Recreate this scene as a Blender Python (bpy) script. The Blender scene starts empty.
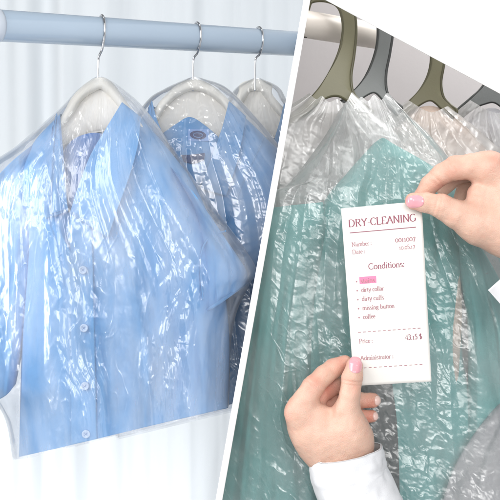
import bpy, math
import numpy as np
from mathutils import Vector

S = bpy.context.scene
COL = S.collection
CAMZ = 1.25
K = 0.001            # metres per photo pixel (500 px wide) per metre of distance


def P(px, py, d):
    """point that the camera sees at photo pixel (px,py), d metres away"""
    px, py, d = np.broadcast_arrays(np.asarray(px, float), np.asarray(py, float), np.asarray(d, float))
    return np.stack([(px - 250) * K * d, d, CAMZ - (py - 250) * K * d], -1)


# ------------------------------------------------------------------ noise
def _table(seed):
    return np.random.default_rng(seed).uniform(-1, 1, (256, 256))


def vn(x, y, seed):
    T = _table(seed)
    i, j = np.floor(x).astype(int), np.floor(y).astype(int)
    u, v = x - i, y - j
    u = u * u * u * (u * (u * 6 - 15) + 10)
    v = v * v * v * (v * (v * 6 - 15) + 10)
    g = lambda a, b: T[(i + a) & 255, (j + b) & 255]
    return (g(0, 0) * (1 - u) + g(1, 0) * u) * (1 - v) + (g(0, 1) * (1 - u) + g(1, 1) * u) * v


def fbm(x, y, seed, n=4):
    r, a = 0, 1.0
    for k in range(n):
        r = r + a * vn(x * 2 ** k + 7.3 * k, y * 2 ** k + 3.1 * k, seed + k)
        a *= .5
    return r


def tin(x, y, seed, warp=.55):
    """crumpled-sheet noise: random heights on a warped triangle lattice"""
    wx = vn(x * .9 + 11, y * .9, seed + 50)
    wy = vn(x * .9, y * .9 + 5, seed + 51)
    x, y = x + warp * wx, y + warp * wy
    T = _table(seed)
    i, j = np.floor(x).astype(int), np.floor(y).astype(int)
    u, v = x - i, y - j
    g = lambda a, b: T[(i + a) & 255, (j + b) & 255]
    lo = g(0, 0) * (1 - u) + g(1, 0) * (u - v) + g(1, 1) * v
    hi = g(0, 0) * (1 - v) + g(0, 1) * (v - u) + g(1, 1) * u
    return np.where(u > v, lo, hi)


def sstep(a, b, x):
    t = np.clip((x - a) / (b - a), 0, 1)
    return t * t * (3 - 2 * t)


# ------------------------------------------------------------------ materials
def new_mat(name):
    m = bpy.data.materials.new(name)
    m.use_nodes = True
    nt = m.node_tree
    nt.nodes.clear()
    out = nt.nodes.new('ShaderNodeOutputMaterial')
    return m, nt, out


def N(nt, kind, **kw):
    n = nt.nodes.new(kind)
    for k, v in kw.items():
        if k in n.inputs:
            n.inputs[k].default_value = v
        else:
            setattr(n, k, v)
    return n


def principled(name, col, rough=.6, metal=0., noise=0., nscale=60., bump=0., bscale=400., sheen=0., sss=0., coat=0., spec=.5, stretch=(1, 1, 1), col2=None):
    m, nt, out = new_mat(name)
    b = N(nt, 'ShaderNodeBsdfPrincipled')
    b.inputs['Roughness'].default_value = rough
    b.inputs['Metallic'].default_value = metal
    b.inputs['Specular IOR Level'].default_value = spec
    b.inputs['Sheen Weight'].default_value = sheen
    b.inputs['Coat Weight'].default_value = coat
    tc = N(nt, 'ShaderNodeTexCoord')
    mp = N(nt, 'ShaderNodeMapping')
    mp.inputs['Scale'].default_value = stretch
    nt.links.new(tc.outputs['Object'], mp.inputs['Vector'])
    c = (*col, 1)
    if noise:
        n = N(nt, 'ShaderNodeTexNoise')
        n.inputs['Scale'].default_value = nscale
        n.inputs['Detail'].default_value = 6
        nt.links.new(mp.outputs['Vector'], n.inputs['Vector'])
        mx = N(nt, 'ShaderNodeMix', data_type='RGBA')
        a = col2 or tuple(x * (1 - noise) for x in col)
        mx.inputs[6].default_value = (*a, 1)
        mx.inputs[7].default_value = tuple(min(1, x * (1 + noise * .4)) for x in col) + (1,)
        nt.links.new(n.outputs['Fac'], mx.inputs[0])
        nt.links.new(mx.outputs[2], b.inputs['Base Color'])
    else:
        b.inputs['Base Color'].default_value = c
    if sss:
        b.inputs['Subsurface Weight'].default_value = sss
        b.inputs['Subsurface Radius'].default_value = (1., .35, .2)
        b.inputs['Subsurface Scale'].default_value = .004
    if bump:
        n2 = N(nt, 'ShaderNodeTexNoise')
        n2.inputs['Scale'].default_value = bscale
        n2.inputs['Detail'].default_value = 4
        nt.links.new(mp.outputs['Vector'], n2.inputs['Vector'])
        bp = N(nt, 'ShaderNodeBump')
        bp.inputs['Strength'].default_value = bump
        bp.inputs['Distance'].default_value = .001
        nt.links.new(n2.outputs['Fac'], bp.inputs['Height'])
        nt.links.new(bp.outputs['Normal'], b.inputs['Normal'])
    nt.links.new(b.outputs['BSDF'], out.inputs['Surface'])
    return m


def film_mat(name, haze=.10, gloss=.10, rough=.13, tint=(.97, .98, 1.), hazecol=(.95, .97, 1.), bscale=140, bump=.35, refl=1.0, stretch=(1, 1, 1), vlo=.5, vhi=1.6, broad=.10, edge=.7):
    """thin clear polythene: mostly see-through, sharp glints, a little milky"""
    m, nt, out = new_mat(name)
    tc = N(nt, 'ShaderNodeTexCoord')
    n1 = N(nt, 'ShaderNodeTexNoise')
    n1.inputs['Scale'].default_value = bscale
    n1.inputs['Detail'].default_value = 3
    nt.links.new(tc.outputs['Object'], n1.inputs['Vector'])
    bp = N(nt, 'ShaderNodeBump')
    bp.inputs['Strength'].default_value = bump
    bp.inputs['Distance'].default_value = .0012
    nt.links.new(n1.outputs['Fac'], bp.inputs['Height'])
    tr = N(nt, 'ShaderNodeBsdfTransparent')
    tr.inputs['Color'].default_value = (*tint, 1)
    gl = N(nt, 'ShaderNodeBsdfGlossy')
    gl.inputs['Roughness'].default_value = rough
    gl.inputs['Color'].default_value = (refl, refl, refl, 1)
    nt.links.new(bp.outputs['Normal'], gl.inputs['Normal'])
    df = N(nt, 'ShaderNodeBsdfDiffuse')
    df.inputs['Color'].default_value = (*hazecol, 1)
    tl = N(nt, 'ShaderNodeBsdfTranslucent')
    tl.inputs['Color'].default_value = (*hazecol, 1)
    md = N(nt, 'ShaderNodeMixShader')
    md.inputs[0].default_value = .35
    nt.links.new(df.outputs[0], md.inputs[1])
    nt.links.new(tl.outputs[0], md.inputs[2])
    # milkiness varies over the sheet
    n3 = N(nt, 'ShaderNodeTexNoise')
    n3.inputs['Scale'].default_value = 14
    n3.inputs['Detail'].default_value = 5
    mp = N(nt, 'ShaderNodeMapping')
    mp.inputs['Scale'].default_value = stretch
    nt.links.new(tc.outputs['Object'], mp.inputs['Vector'])
    nt.links.new(mp.outputs[0], n3.inputs['Vector'])
    mr = N(nt, 'ShaderNodeMapRange')
    mr.inputs['From Min'].default_value = .35
    mr.inputs['From Max'].default_value = .7
    mr.inputs['To Min'].default_value = haze * vlo
    mr.inputs['To Max'].default_value = haze * vhi
    nt.links.new(n3.outputs['Fac'], mr.inputs['Value'])
    m1 = N(nt, 'ShaderNodeMixShader')
    nt.links.new(mr.outputs[0], m1.inputs[0])
    nt.links.new(tr.outputs[0], m1.inputs[1])
    nt.links.new(md.outputs[0], m1.inputs[2])
    lw = N(nt, 'ShaderNodeLayerWeight')
    lw.inputs['Blend'].default_value = .28
    nt.links.new(bp.outputs['Normal'], lw.inputs['Normal'])
    ad = N(nt, 'ShaderNodeMath', operation='MULTIPLY_ADD', use_clamp=True)
    ad.inputs[1].default_value = edge
    ad.inputs[2].default_value = gloss
    nt.links.new(lw.outputs['Fresnel'], ad.inputs[0])
    g2 = N(nt, 'ShaderNodeBsdfGlossy')
    g2.inputs['Roughness'].default_value = .42
    nt.links.new(bp.outputs['Normal'], g2.inputs['Normal'])
    mb = N(nt, 'ShaderNodeMixShader')
    mb.inputs[0].default_value = broad
    nt.links.new(m1.outputs[0], mb.inputs[1])
    nt.links.new(g2.outputs[0], mb.inputs[2])
    m1 = mb
    m2 = N(nt, 'ShaderNodeMixShader')
    nt.links.new(ad.outputs[0], m2.inputs[0])
    nt.links.new(m1.outputs[0], m2.inputs[1])
    nt.links.new(gl.outputs[0], m2.inputs[2])
    nt.links.new(m2.outputs[0], out.inputs['Surface'])
    return m


M = {}
M['white_board'] = principled('white_painted_board', (.93, .93, .93), .55, noise=.02, nscale=8)
M['bench'] = principled('white_bench_paint', (.92, .92, .93), .5, noise=.02, nscale=10)
M['floor'] = principled('pale_floor', (.7, .69, .68), .6, noise=.06, nscale=6)
M['curtain'] = principled('white_curtain', (.655, .69, .72), .9, noise=.03, nscale=5, bump=.15, bscale=900, sheen=.1)
M['wall'] = principled('grey_wall_paint', (.455, .435, .44), .85, noise=.05, nscale=7, bump=.1, bscale=220)
M['pipe_blue'] = principled('pale_blue_pipe', (.38, .47, .575), .13, noise=.05, nscale=9, coat=.3)
M['pipe_joint'] = principled('pipe_joint_plastic', (.50, .55, .62), .45)
M['pipe_cream'] = principled('cream_rail', (.80, .74, .68), .4, noise=.06, nscale=12)
M['steel'] = principled('polished_steel', (.55, .56, .58), .16, metal=1., noise=.1, nscale=90)
M['dark_metal'] = principled('dark_screw', (.06, .055, .05), .4, metal=.6)
M['cream_hanger'] = principled('cream_hanger_plastic', (.90, .86, .77), .4, noise=.06, nscale=25)
M['hanger_panel'] = principled('hanger_panel_plastic', (.83, .79, .72), .5, noise=.06, nscale=30)
M['beige_hanger'] = principled('beige_hanger_plastic', (.72, .65, .57), .45, noise=.08, nscale=25)
M['olive_hanger'] = principled('olive_hanger_plastic', (.20, .19, .115), .42, noise=.12, nscale=40, bump=.12, bscale=500)
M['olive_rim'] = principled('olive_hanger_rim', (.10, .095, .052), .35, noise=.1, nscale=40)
M['grey_hanger'] = principled('grey_hanger_plastic', (.21, .225, .225), .42, noise=.12, nscale=40, bump=.12, bscale=500)
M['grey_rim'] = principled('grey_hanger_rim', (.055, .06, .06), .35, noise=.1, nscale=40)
M['blue_cloth'] = principled('pale_blue_cotton', (.15, .385, .73), .85, noise=.10, nscale=35, bump=.3, bscale=1500, sheen=.15)
M['blue_cloth_deep'] = principled('mid_blue_cotton', (.13, .345, .67), .85, noise=.10, nscale=35, bump=.3, bscale=1500, sheen=.15)
M['shade_thread_blue'] = principled('blue_neck_shade_and_thread', (.075, .19, .47), .85, noise=.1, nscale=35)  # cloth blue darkened for shade inside the neck; also the button thread
M['navy'] = principled('navy_trim', (.05, .08, .22), .8, noise=.5, nscale=500)
M['button'] = principled('pale_blue_button', (.50, .64, .86), .25, noise=.05, nscale=200)
M['label_ink'] = principled('dark_label_ink', (.04, .05, .16), .7)
M['label_cloth'] = principled('woven_label_blue', (.25, .42, .78), .7)
M['teal'] = principled('teal_wool', (.155, .48, .47), .88, noise=.08, nscale=30, bump=.35, bscale=1100, sheen=.15)
M['shade_dark'] = principled('finger_shade', (.010, .022, .024), .7, noise=.3, nscale=60)  # near-black colour standing in for the shadow under the fingers
M['pale_grey_cloth'] = principled('pale_grey_cotton', (.66, .63, .61), .88, noise=.1, nscale=25, bump=.3, bscale=1200)
M['beige_cloth'] = principled('beige_cotton', (.66, .53, .45), .88, noise=.1, nscale=25, bump=.3, bscale=1200)
M['grey_cloth'] = principled('mid_grey_wool', (.48, .48, .51), .88, noise=.15, nscale=40, bump=.3, bscale=1200)
M['paper'] = principled('ticket_paper', (.80, .785, .755), .7, noise=.02, nscale=80, bump=.06, bscale=700)
M['ink'] = principled('maroon_ink', (.30, .10, .14), .7)
M['ink_light'] = principled('faded_maroon_ink', (.42, .22, .25), .7)
M['pink'] = principled('pink_highlighter', (.88, .25, .42), .7, noise=.08, nscale=300)
M['white_cloth'] = principled('white_sleeve_cotton', (.83, .84, .87), .85, noise=.04, nscale=30, bump=.25, bscale=1300)
M['nail'] = principled('pink_nail_polish', (.80, .36, .41), .18, coat=.6, noise=.04, nscale=120)
M['nail_bare'] = principled('bare_nail', (.82, .58, .52), .25, coat=.3)
M['film'] = film_mat('clear_polythene_film', haze=.15, gloss=.055, rough=.20, bump=.06, stretch=(2.0, 2.0, .5), vlo=.15, vhi=2.2, broad=.06, edge=.5)
M['film_neck'] = film_mat('clear_polythene_neck_film', haze=.13, gloss=.06, rough=.16, bump=.08, vlo=.2, vhi=2.2, broad=.05)
M['film_r'] = film_mat('crinkled_polythene_film', haze=.175, gloss=.045, rough=.25, tint=(.97, .98, .98), hazecol=(.93, .94, .94), bump=.12, broad=.085, bscale=200)
M['film_rw'] = film_mat('milky_polythene_film', haze=.42, gloss=.055, rough=.27, tint=(.97, .97, .97), hazecol=(.92, .91, .905), bump=.12, broad=.085, bscale=200)

# skin: redder over knuckles and tips through a painted-on vertex attribute (pigment)
def skin_mat():
    m, nt, out = new_mat('fair_skin')
    b = N(nt, 'ShaderNodeBsdfPrincipled')
    b.inputs['Roughness'].default_value = .46
    b.inputs['Subsurface Weight'].default_value = .22
    b.inputs['Subsurface Radius'].default_value = (1., .36, .2)
    b.inputs['Subsurface Scale'].default_value = .005
    at = N(nt, 'ShaderNodeAttribute', attribute_name='flush')
    tc = N(nt, 'ShaderNodeTexCoord')
    n = N(nt, 'ShaderNodeTexNoise')
    n.inputs['Scale'].default_value = 110
    n.inputs['Detail'].default_value = 5
    nt.links.new(tc.outputs['Object'], n.inputs['Vector'])
    md = N(nt, 'ShaderNodeMath', operation='MULTIPLY_ADD', use_clamp=True)
    md.inputs[1].default_value = .9
    nt.links.new(n.outputs['Fac'], md.inputs[0])
    ad = N(nt, 'ShaderNodeMath', operation='SUBTRACT')
    ad.inputs[1].default_value = .42
    nt.links.new(at.outputs['Fac'], ad.inputs[0])
    nt.links.new(ad.outputs[0], md.inputs[2])
    mx = N(nt, 'ShaderNodeMix', data_type='RGBA')
    mx.inputs[6].default_value = (.69, .455, .355, 1)
    mx.inputs[7].default_value = (.67, .28, .21, 1)
    nt.links.new(md.outputs[0], mx.inputs[0])
    nt.links.new(mx.outputs[2], b.inputs['Base Color'])
    v = N(nt, 'ShaderNodeTexVoronoi')
    v.inputs['Scale'].default_value = 1100
    nt.links.new(tc.outputs['Object'], v.inputs['Vector'])
    bp = N(nt, 'ShaderNodeBump')
    bp.inputs['Strength'].default_value = .36
    bp.inputs['Distance'].default_value = .0006
    nt.links.new(v.outputs['Distance'], bp.inputs['Height'])
    nt.links.new(bp.outputs['Normal'], b.inputs['Normal'])
    nt.links.new(b.outputs[0], out.inputs['Surface'])
    return m


M['skin'] = skin_mat()


# ------------------------------------------------------------------ objects
def make(name, V, F, mat, parent=None, smooth=True):
    me = bpy.data.meshes.new(name)
    V = np.ascontiguousarray(np.asarray(V, np.float32).reshape(-1, 3))
    if isinstance(F, np.ndarray):
        n, k = F.shape
        me.vertices.add(len(V))
        me.vertices.foreach_set('co', V.ravel())
        me.loops.add(n * k)
        me.loops.foreach_set('vertex_index', np.ascontiguousarray(F, np.int32).ravel())
        me.polygons.add(n)
        me.polygons.foreach_set('loop_start', np.arange(0, n * k, k, dtype=np.int32))
        me.polygons.foreach_set('loop_total', np.full(n, k, np.int32))
        me.update(calc_edges=True)
    else:
        me.from_pydata([tuple(v) for v in V], [], F)
    me.validate()
    if smooth:
        me.polygons.foreach_set('use_smooth', [True] * len(me.polygons))
    me.materials.append(mat)
    o = bpy.data.objects.new(name, me)
    COL.objects.link(o)
    if parent is not None:
        o.parent = parent
        o.matrix_parent_inverse = parent.matrix_world.inverted()
    return o


def thing(name, label, cat, loc=(0, 0, 0), group=None):
    o = bpy.data.objects.new(name, None)
    o.empty_display_size = .03
    COL.objects.link(o)
    o.location = [float(c) for c in loc]
    bpy.context.view_layer.update()
    return tag(o, label, cat, group)


def tag(o, label, cat, group=None):
    o['label'] = label
    o['category'] = cat
    if group:
        o['group'] = group
    return o


def gridfaces(ny, nx, off=0, flip=False):
    i = np.arange(ny * nx).reshape(ny, nx) + off
    q = np.stack([i[:-1, :-1], i[1:, :-1], i[1:, 1:], i[:-1, 1:]], -1).reshape(-1, 4)
    return q[:, ::-1] if flip else q


# slanted divider between the two bays: centre line in the photo (307,0) - (219,500)
def side(px, py):
    """>0 right of the divider line, in photo pixels"""
    return px - (307 - 88 * (np.asarray(py) / 500.))


def clip_faces(F, pxy, sgn):
    """drop the faces lying past the divider (they end inside its thickness)"""
    s = side(pxy[:, 0], pxy[:, 1]) * sgn
    keep = (s[F] > -.6).all(axis=1)
    return F[keep]


def proj(V):
    V = np.asarray(V).reshape(-1, 3)
    d = V[:, 1]
    return np.stack([250 + V[:, 0] / (K * d), 250 - (V[:, 2] - CAMZ) / (K * d)], -1)


def resample(poly, n, smooth=True):
    p = np.asarray(poly, float)
    if smooth and len(p) > 2:                      # Catmull-Rom
        q = np.vstack([2 * p[0] - p[1], p, 2 * p[-1] - p[-2]])
        out = []
        for k in range(1, len(q) - 2):
            t = np.linspace(0, 1, 24, endpoint=False)[:, None]
            a, b, c, d = q[k - 1], q[k], q[k + 1], q[k + 2]
            out.append(.5 * ((2 * b) + (c - a) * t + (2 * a - 5 * b + 4 * c - d) * t ** 2 + (3 * b - a - 3 * c + d) * t ** 3))
        p = np.vstack(out + [p[-1:]])
    s = np.r_[0, np.cumsum(np.hypot(*np.diff(p, axis=0).T[:2]))]
    u = np.linspace(0, s[-1], n)
    return np.stack([np.interp(u, s, p[:, k]) for k in range(p.shape[1])], -1)


def coons(top, bottom, left, right, ny, nx, sm=(True, True, True, True)):
    T, B = resample(top, nx, sm[0]), resample(bottom, nx, sm[1])
    L, R = resample(left, ny, sm[2]), resample(right, ny, sm[3])
    s = np.linspace(0, 1, nx)[None, :, None]
    t = np.linspace(0, 1, ny)[:, None, None]
    X = (1 - t) * T[None] + t * B[None] + (1 - s) * L[:, None] + s * R[:, None]
    X -= (1 - s) * (1 - t) * T[0] + s * (1 - t) * T[-1] + (1 - s) * t * B[0] + s * t * B[-1]
    return X, np.broadcast_to(s[..., 0], (ny, nx)), np.broadcast_to(t[..., 0], (ny, nx))


def shell(name, X, depth_f, depth_b, mat, parent=None, clip=0, rim=True, thick=0):
    """front sheet at depth_f and back sheet at depth_b, stitched round the edge"""
    ny, nx = X.shape[:2]
    Vf = P(X[..., 0], X[..., 1], depth_f).reshape(-1, 3)
    Vb = P(X[..., 0], X[..., 1], depth_b).reshape(-1, 3)
    F1 = gridfaces(ny, nx)
    F2 = gridfaces(ny, nx, ny * nx, True)
    px = X.reshape(-1, 2)
    Fs = [F1, F2]
    if rim:
        i = np.arange(ny * nx).reshape(ny, nx)
        loop = np.r_[i[0, :], i[1:, -1], i[-1, -2::-1], i[-2:0:-1, 0]]
        nxt = np.roll(loop, -1)
        Fs.append(np.stack([loop, nxt, nxt + ny * nx, loop + ny * nx], -1))
    F = np.vstack(Fs)
    if clip:
        F = clip_faces(F, np.vstack([px, px]), clip)
    return make(name, np.vstack([Vf, Vb]), F, mat, parent)


def sheet(name, X, depth, mat, parent=None, clip=0, thick=.0015):
    return shell(name, X, depth, depth + thick, mat, parent, clip)


def box(name, lo, hi, mat, parent=None, bevel=.002):
    lo, hi = np.array(lo, float), np.array(hi, float)
    v = [(x, y, z) for x in (lo[0], hi[0]) for y in (lo[1], hi[1]) for z in (lo[2], hi[2])]
    f = [(0, 1, 3, 2), (4, 6, 7, 5), (0, 4, 5, 1), (2, 3, 7, 6), (0, 2, 6, 4), (1, 5, 7, 3)]
    o = make(name, v, f, mat, parent, smooth=False)
    if bevel:
        b = o.modifiers.new('bevel', 'BEVEL')
        b.width = bevel
        b.segments = 2
    return o


def tube(name, pts, rad, mat, parent=None, n=20, clip=0, caps=True):
    """round tube through 3-D points (radius may vary)"""
    p = np.asarray(pts, float)
    rad = np.broadcast_to(np.asarray(rad, float), (len(p),))
    tan = np.gradient(p, axis=0)
    tan /= np.linalg.norm(tan, axis=1)[:, None]
    up = np.array([.13, 1., .21])
    V = []
    for k in range(len(p)):
        a = np.cross(tan[k], up); a /= np.linalg.norm(a)
        b = np.cross(tan[k], a)
        th = np.linspace(0, 2 * np.pi, n, endpoint=False)
        V.append(p[k] + rad[k] * (np.cos(th)[:, None] * a + np.sin(th)[:, None] * b))
    m = len(p)
    V = np.vstack(V)
    i = np.arange(m * n).reshape(m, n)
    j = np.roll(i, -1, axis=1)
    F = np.stack([i[:-1], j[:-1], j[1:], i[1:]], -1).reshape(-1, 4)
    if clip:
        F = clip_faces(F, proj(V), clip)
    F = [tuple(int(q) for q in f) for f in F]
    if caps:
        F += [tuple(range(n - 1, -1, -1)), tuple(range((m - 1) * n, m * n))]
    return make(name, V, F, mat, parent)


def spline3(pts, n):
    return resample3(np.asarray(pts, float), n)


def resample3(p, n):
    q = np.vstack([2 * p[0] - p[1], p, 2 * p[-1] - p[-2]])
    out = []
    for k in range(1, len(q) - 2):
        t = np.linspace(0, 1, 24, endpoint=False)[:, None]
        a, b, c, d = q[k - 1], q[k], q[k + 1], q[k + 2]
        out.append(.5 * ((2 * b) + (c - a) * t + (2 * a - 5 * b + 4 * c - d) * t ** 2 + (3 * b - a - 3 * c + d) * t ** 3))
    p = np.vstack(out + [p[-1:]])
    s = np.r_[0, np.cumsum(np.linalg.norm(np.diff(p, axis=0), axis=1))]
    u = np.linspace(0, s[-1], n)
    return np.stack([np.interp(u, s, p[:, k]) for k in range(3)], -1)


def round_profile(s, p=2., q=.5):
    return (1 - np.abs(2 * s - 1) ** p).clip(0) ** q


# ================================================================== the place
fl = make('floor', [(-3, -1.5, 0), (3, -1.5, 0), (3, 3.2, 0), (-3, 3.2, 0)], [(0, 1, 2, 3)], M['floor'], smooth=False)
fl['kind'] = 'structure'

# pleated white curtain behind the blue shirts
nx_, ny_ = 520, 40
xs = np.linspace(-1.15, 1.2, nx_)
zs = np.linspace(2.1, .02, ny_)
XX, ZZ = np.meshgrid(xs, zs)
xw = XX + .006 * np.sin(ZZ * 2.3 + XX * 5) + .004 * vn(XX * 6, ZZ * 1.5, 806)
pleat = .036 * vn(xw * 8.5, ZZ * .25, 801) + .022 * vn(xw * 19, ZZ * .3, 802) + .006 * tin(xw * 30, ZZ * .35, 803, .2) + .0012 * vn(xw * 70, ZZ * 1.2, 804)
YY = 2.32 - pleat
V = np.stack([XX, YY, ZZ], -1).reshape(-1, 3)
Vb = V + np.array([0, .003, 0])
n0 = nx_ * ny_
F = np.vstack([gridfaces(ny_, nx_), gridfaces(ny_, nx_, n0, True)])
keep = (proj(V[:])[:, 0] < 1e9)
tag(make('curtain', np.vstack([V, Vb]), F, M['curtain']),
    'white pleated curtain hanging behind the blue shirts', 'curtain')

# white gap of the collage, built as a leaning board, edge towards us
da, db = .925, 2.30
w_half = 3.3 * K * da
dirv = P(219, 500, 1.) - P(307, 0, 1.)
nrm = np.array([-dirv[2], 0, dirv[0]]); nrm = nrm / np.linalg.norm(nrm)
def linept(t, d):
    return P(307 - 88 * t, 500 * t, d)
ta, tb = -.55, 1.75
vv = []
for d in (da, db):
    for t in (ta, tb):
        # a slab of constant thickness, running straight back from its front edge
        c = linept(t, da) if d == da else linept(t, da) * 1.0
        if d == db:
            c = np.array([0, 0, CAMZ]) + (linept(t, da) - np.array([0, 0, CAMZ])) * (db / da)
        for sg in (-1, 1):
            vv.append(c + nrm * w_half * sg)
fcs = [(0, 1, 3, 2), (4, 6, 7, 5), (0, 4, 5, 1), (2, 3, 7, 6), (0, 2, 6, 4), (1, 5, 7, 3)]
div = make('collage_split', vv, fcs, M['white_board'], smooth=False)
bv = div.modifiers.new('bevel', 'BEVEL'); bv.width = .0012; bv.segments = 2
tag(div, 'white collage gap between blue shirts and teal garment, built as a leaning board', 'divider')

# grey wall of the right bay
wd = 1.42
make_wall = make('grey_wall', [P(187.5, 680, wd), P(1150, 680, wd), P(1150, -420, wd), P(380.5, -420, wd),
                               P(187.5, 680, wd) + [0, .06, 0], P(1150, 680, wd) + [0, .06, 0], P(1150, -420, wd) + [0, .06, 0], P(380.5, -420, wd) + [0, .06, 0]],
                 [(0, 1, 2, 3), (7, 6, 5, 4), (0, 4, 5, 1), (1, 5, 6, 2), (2, 6, 7, 3), (3, 7, 4, 0)], M['wall'], smooth=False)
wl = make_wall
tag(wl, 'plain grey wall behind the olive and grey hangers', 'wall')

# blank collage corner above the right-hand rail, built as a sloping white board
sd = .985
c0, c1 = P(314, -6, sd), P(640, 169, sd)
top0, top1 = P(360, -330, sd), P(640, -330, sd)
v = [c0, c1, top1, top0]
cc = np.array([0, 0, CAMZ])
v = [np.array(q) for q in v] + [cc + (np.array(q) - cc) * (1 + .018 / sd) for q in v]
so = make('collage_wedge', v, [(0, 1, 2, 3), (7, 6, 5, 4), (0, 4, 5, 1), (1, 5, 6, 2), (2, 6, 7, 3), (3, 7, 4, 0)], M['white_board'], smooth=False)
bv = so.modifiers.new('bevel', 'BEVEL'); bv.width = .001; bv.segments = 2
tag(so, 'blank white collage corner built as a sloping board above the grey bay hangers', 'board')

# ------------------------------------------------------------------ left rail
rail_pts = [P(-60, 22.2, 1.245), P(0, 25.6, 1.30), P(100, 32.0, 1.405), P(200, 38.2, 1.53), P(292, 43.6, 1.665)]
a0, a1 = np.array(rail_pts[1]), np.array(P(286, 43.2, 1.665))
pts = [a0 + (a1 - a0) * t for t in np.linspace(-.9, 1.12, 420)]
rail = thing('hanging_rail', 'pale blue round rail carrying the wire hooks of the blue shirts', 'rail', a0)
RR = .0206
tube('pipe', pts, RR, M['pipe_blue'], rail, n=48, clip=-1)
# ribbed joint where the pipe enters its end fitting
cv = []
for t in np.linspace(-.9, -.004, 90):
    cv.append(a0 + (a1 - a0) * t)
rad = [RR + .003 + .0010 * (k % 4 < 2) for k in range(90)]
rad[-1] = RR + .0005
tube('end_fitting', cv, rad, M['pipe_joint'], rail, n=48)


def rail_at(px):
    """rail axis point seen at column px"""
    best = None
    for t in np.linspace(-.3, 1.1, 800):
        q = a0 + (a1 - a0) * t
        x = proj(q)[0][0]
        if best is None or abs(x - px) < best[0]:
            best = (abs(x - px), q)
    return best[1]


def wire_hook(cx, neck_y, parent, d=None):
    """steel wire hook: over the rail, round its front, down to the hanger neck"""
    q = rail_at(cx + 2)
    d = q[1]
    pc = proj(q)[0]
    r = RR + .0022
    k = K * d
    # the loop lies across the rail, turned so that we see it a little from the side
    side_ax = np.array([.36, -.93, 0.])
    side_ax /= np.linalg.norm(side_ax)
    loop = []
    for a in np.radians(np.linspace(205, -42, 34)):
        loop.append(q + r * (math.cos(a) * side_ax + math.sin(a) * np.array([0, 0, 1.])))
    low = P(cx - .5, neck_y - 17, d)
    end = P(cx - 1, neck_y + 3, d)
    end2 = P(cx - 1, neck_y + 14, d)
    l = loop[-1]
    mid = l + (low - l) * .45 + np.array([.001, 0, -.001])
    path = np.vstack([loop[::3] + [l], [mid], [low], [end], [end2]])
    tube('hook', spline3(path, 150), .00165, M['steel'], parent, n=14)
    return d


# ------------------------------------------------------------------ blue shirts
def hanger_body(parent, cx, d, top, bottom, mat, name='hanger_body', clip=0, thick=.012, n=(26, 90)):
    X, s, t = coons(top, bottom, [top[0], bottom[0]], [top[-1], bottom[-1]], n[0], n[1])
    e = round_profile(t, 2.4, .5)
    return shell(name, X, d - thick * e, d + thick * e, mat, parent, clip)


def arch_under(top, k=11.):
    pl = resample(top, 40)
    tan = np.gradient(pl, axis=0); tan /= np.linalg.norm(tan, axis=1)[:, None]
    nor = np.stack([-tan[:, 1], tan[:, 0]], -1)
    w = k * (1 + .35 * np.exp(-((np.linspace(0, 1, 40) - .5) / .1) ** 2))
    return [tuple(q) for q in (pl + nor * w[:, None])[::3]]


def button(parent, px, py, d, rpx=4.2, mat='button'):
    r = rpx * K * d
    c = P(px, py, d)
    prof = [(0, -.0012), (.55, -.0012), (.62, -.0019), (.9, -.0021), (1, -.0012), (1, .0006), (0, .0006)]
    n = 28
    V = []
    for (a, y) in prof:
        for th in np.linspace(0, 2 * np.pi, n, endpoint=False):
            V.append(c + [a * r * math.cos(th), y, a * r * math.sin(th)])
    i = np.arange(len(prof) * n).reshape(len(prof), n)
    j = np.roll(i, -1, axis=1)
    F = np.stack([i[:-1], i[1:], j[1:], j[:-1]], -1).reshape(-1, 4)
    b = make('button', V, F, M[mat], parent)
    q = r * .26
    w = r * .075
    cr = [(-q, -q - w), (-q - w, -q), (-w, 0), (-q - w, q), (-q, q + w), (0, w), (q, q + w), (q + w, q), (w, 0), (q + w, -q), (q, -q - w), (0, -w)]
    make('thread', [c + [a, -.00175, e] for a, e in cr], [tuple(range(12))], M['shade_thread_blue'], b, smooth=False)
    return b


def fold_field(s, t, seed, n=7., amp=1.):
    """soft hanging folds: run down the sheet, wander a little, strongest low"""
    w = s + .03 * vn(s * 3, t * 2.5, seed + 1) + .02 * vn(s * 8, t * 4, seed + 2)
    return amp * (vn(w * n + 3, t * .55, seed) * .7 + .35 * vn(w * n * 2.3, t * .9, seed + 3))


# ---- front shirt (A)
dA = 1.40
gA = 'steel hooked hangers on the blue rail'
hA = thing('clothes_hanger', 'steel hooked cream hanger inside the collar of the frontmost blue shirt', 'hanger', P(100, 85, dA), gA)
wire_hook(99, 76, hA)
hanger_body(hA, 100, dA, [(10, 178), (40, 140), (60, 118), (72, 97), (86, 83), (100, 77), (112, 82), (124, 98), (140, 120), (165, 150), (186, 182)],
            arch_under([(10, 178), (40, 140), (60, 118), (72, 97), (86, 83), (100, 77), (112, 82), (124, 98), (140, 120), (165, 150), (186, 182)], 9.5), M['cream_hanger'], thick=.012)
hanger_body(hA, 100, dA + .004, [(52, 131), (62, 118), (74, 99), (87, 87), (100, 82), (111, 86), (122, 100), (136, 122), (146, 136)],
            [(52, 152), (66, 144), (80, 138), (90, 134), (100, 132), (112, 130), (124, 131), (138, 138), (146, 146)], M['hanger_panel'], thick=.006, name='hanger_panel')

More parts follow.
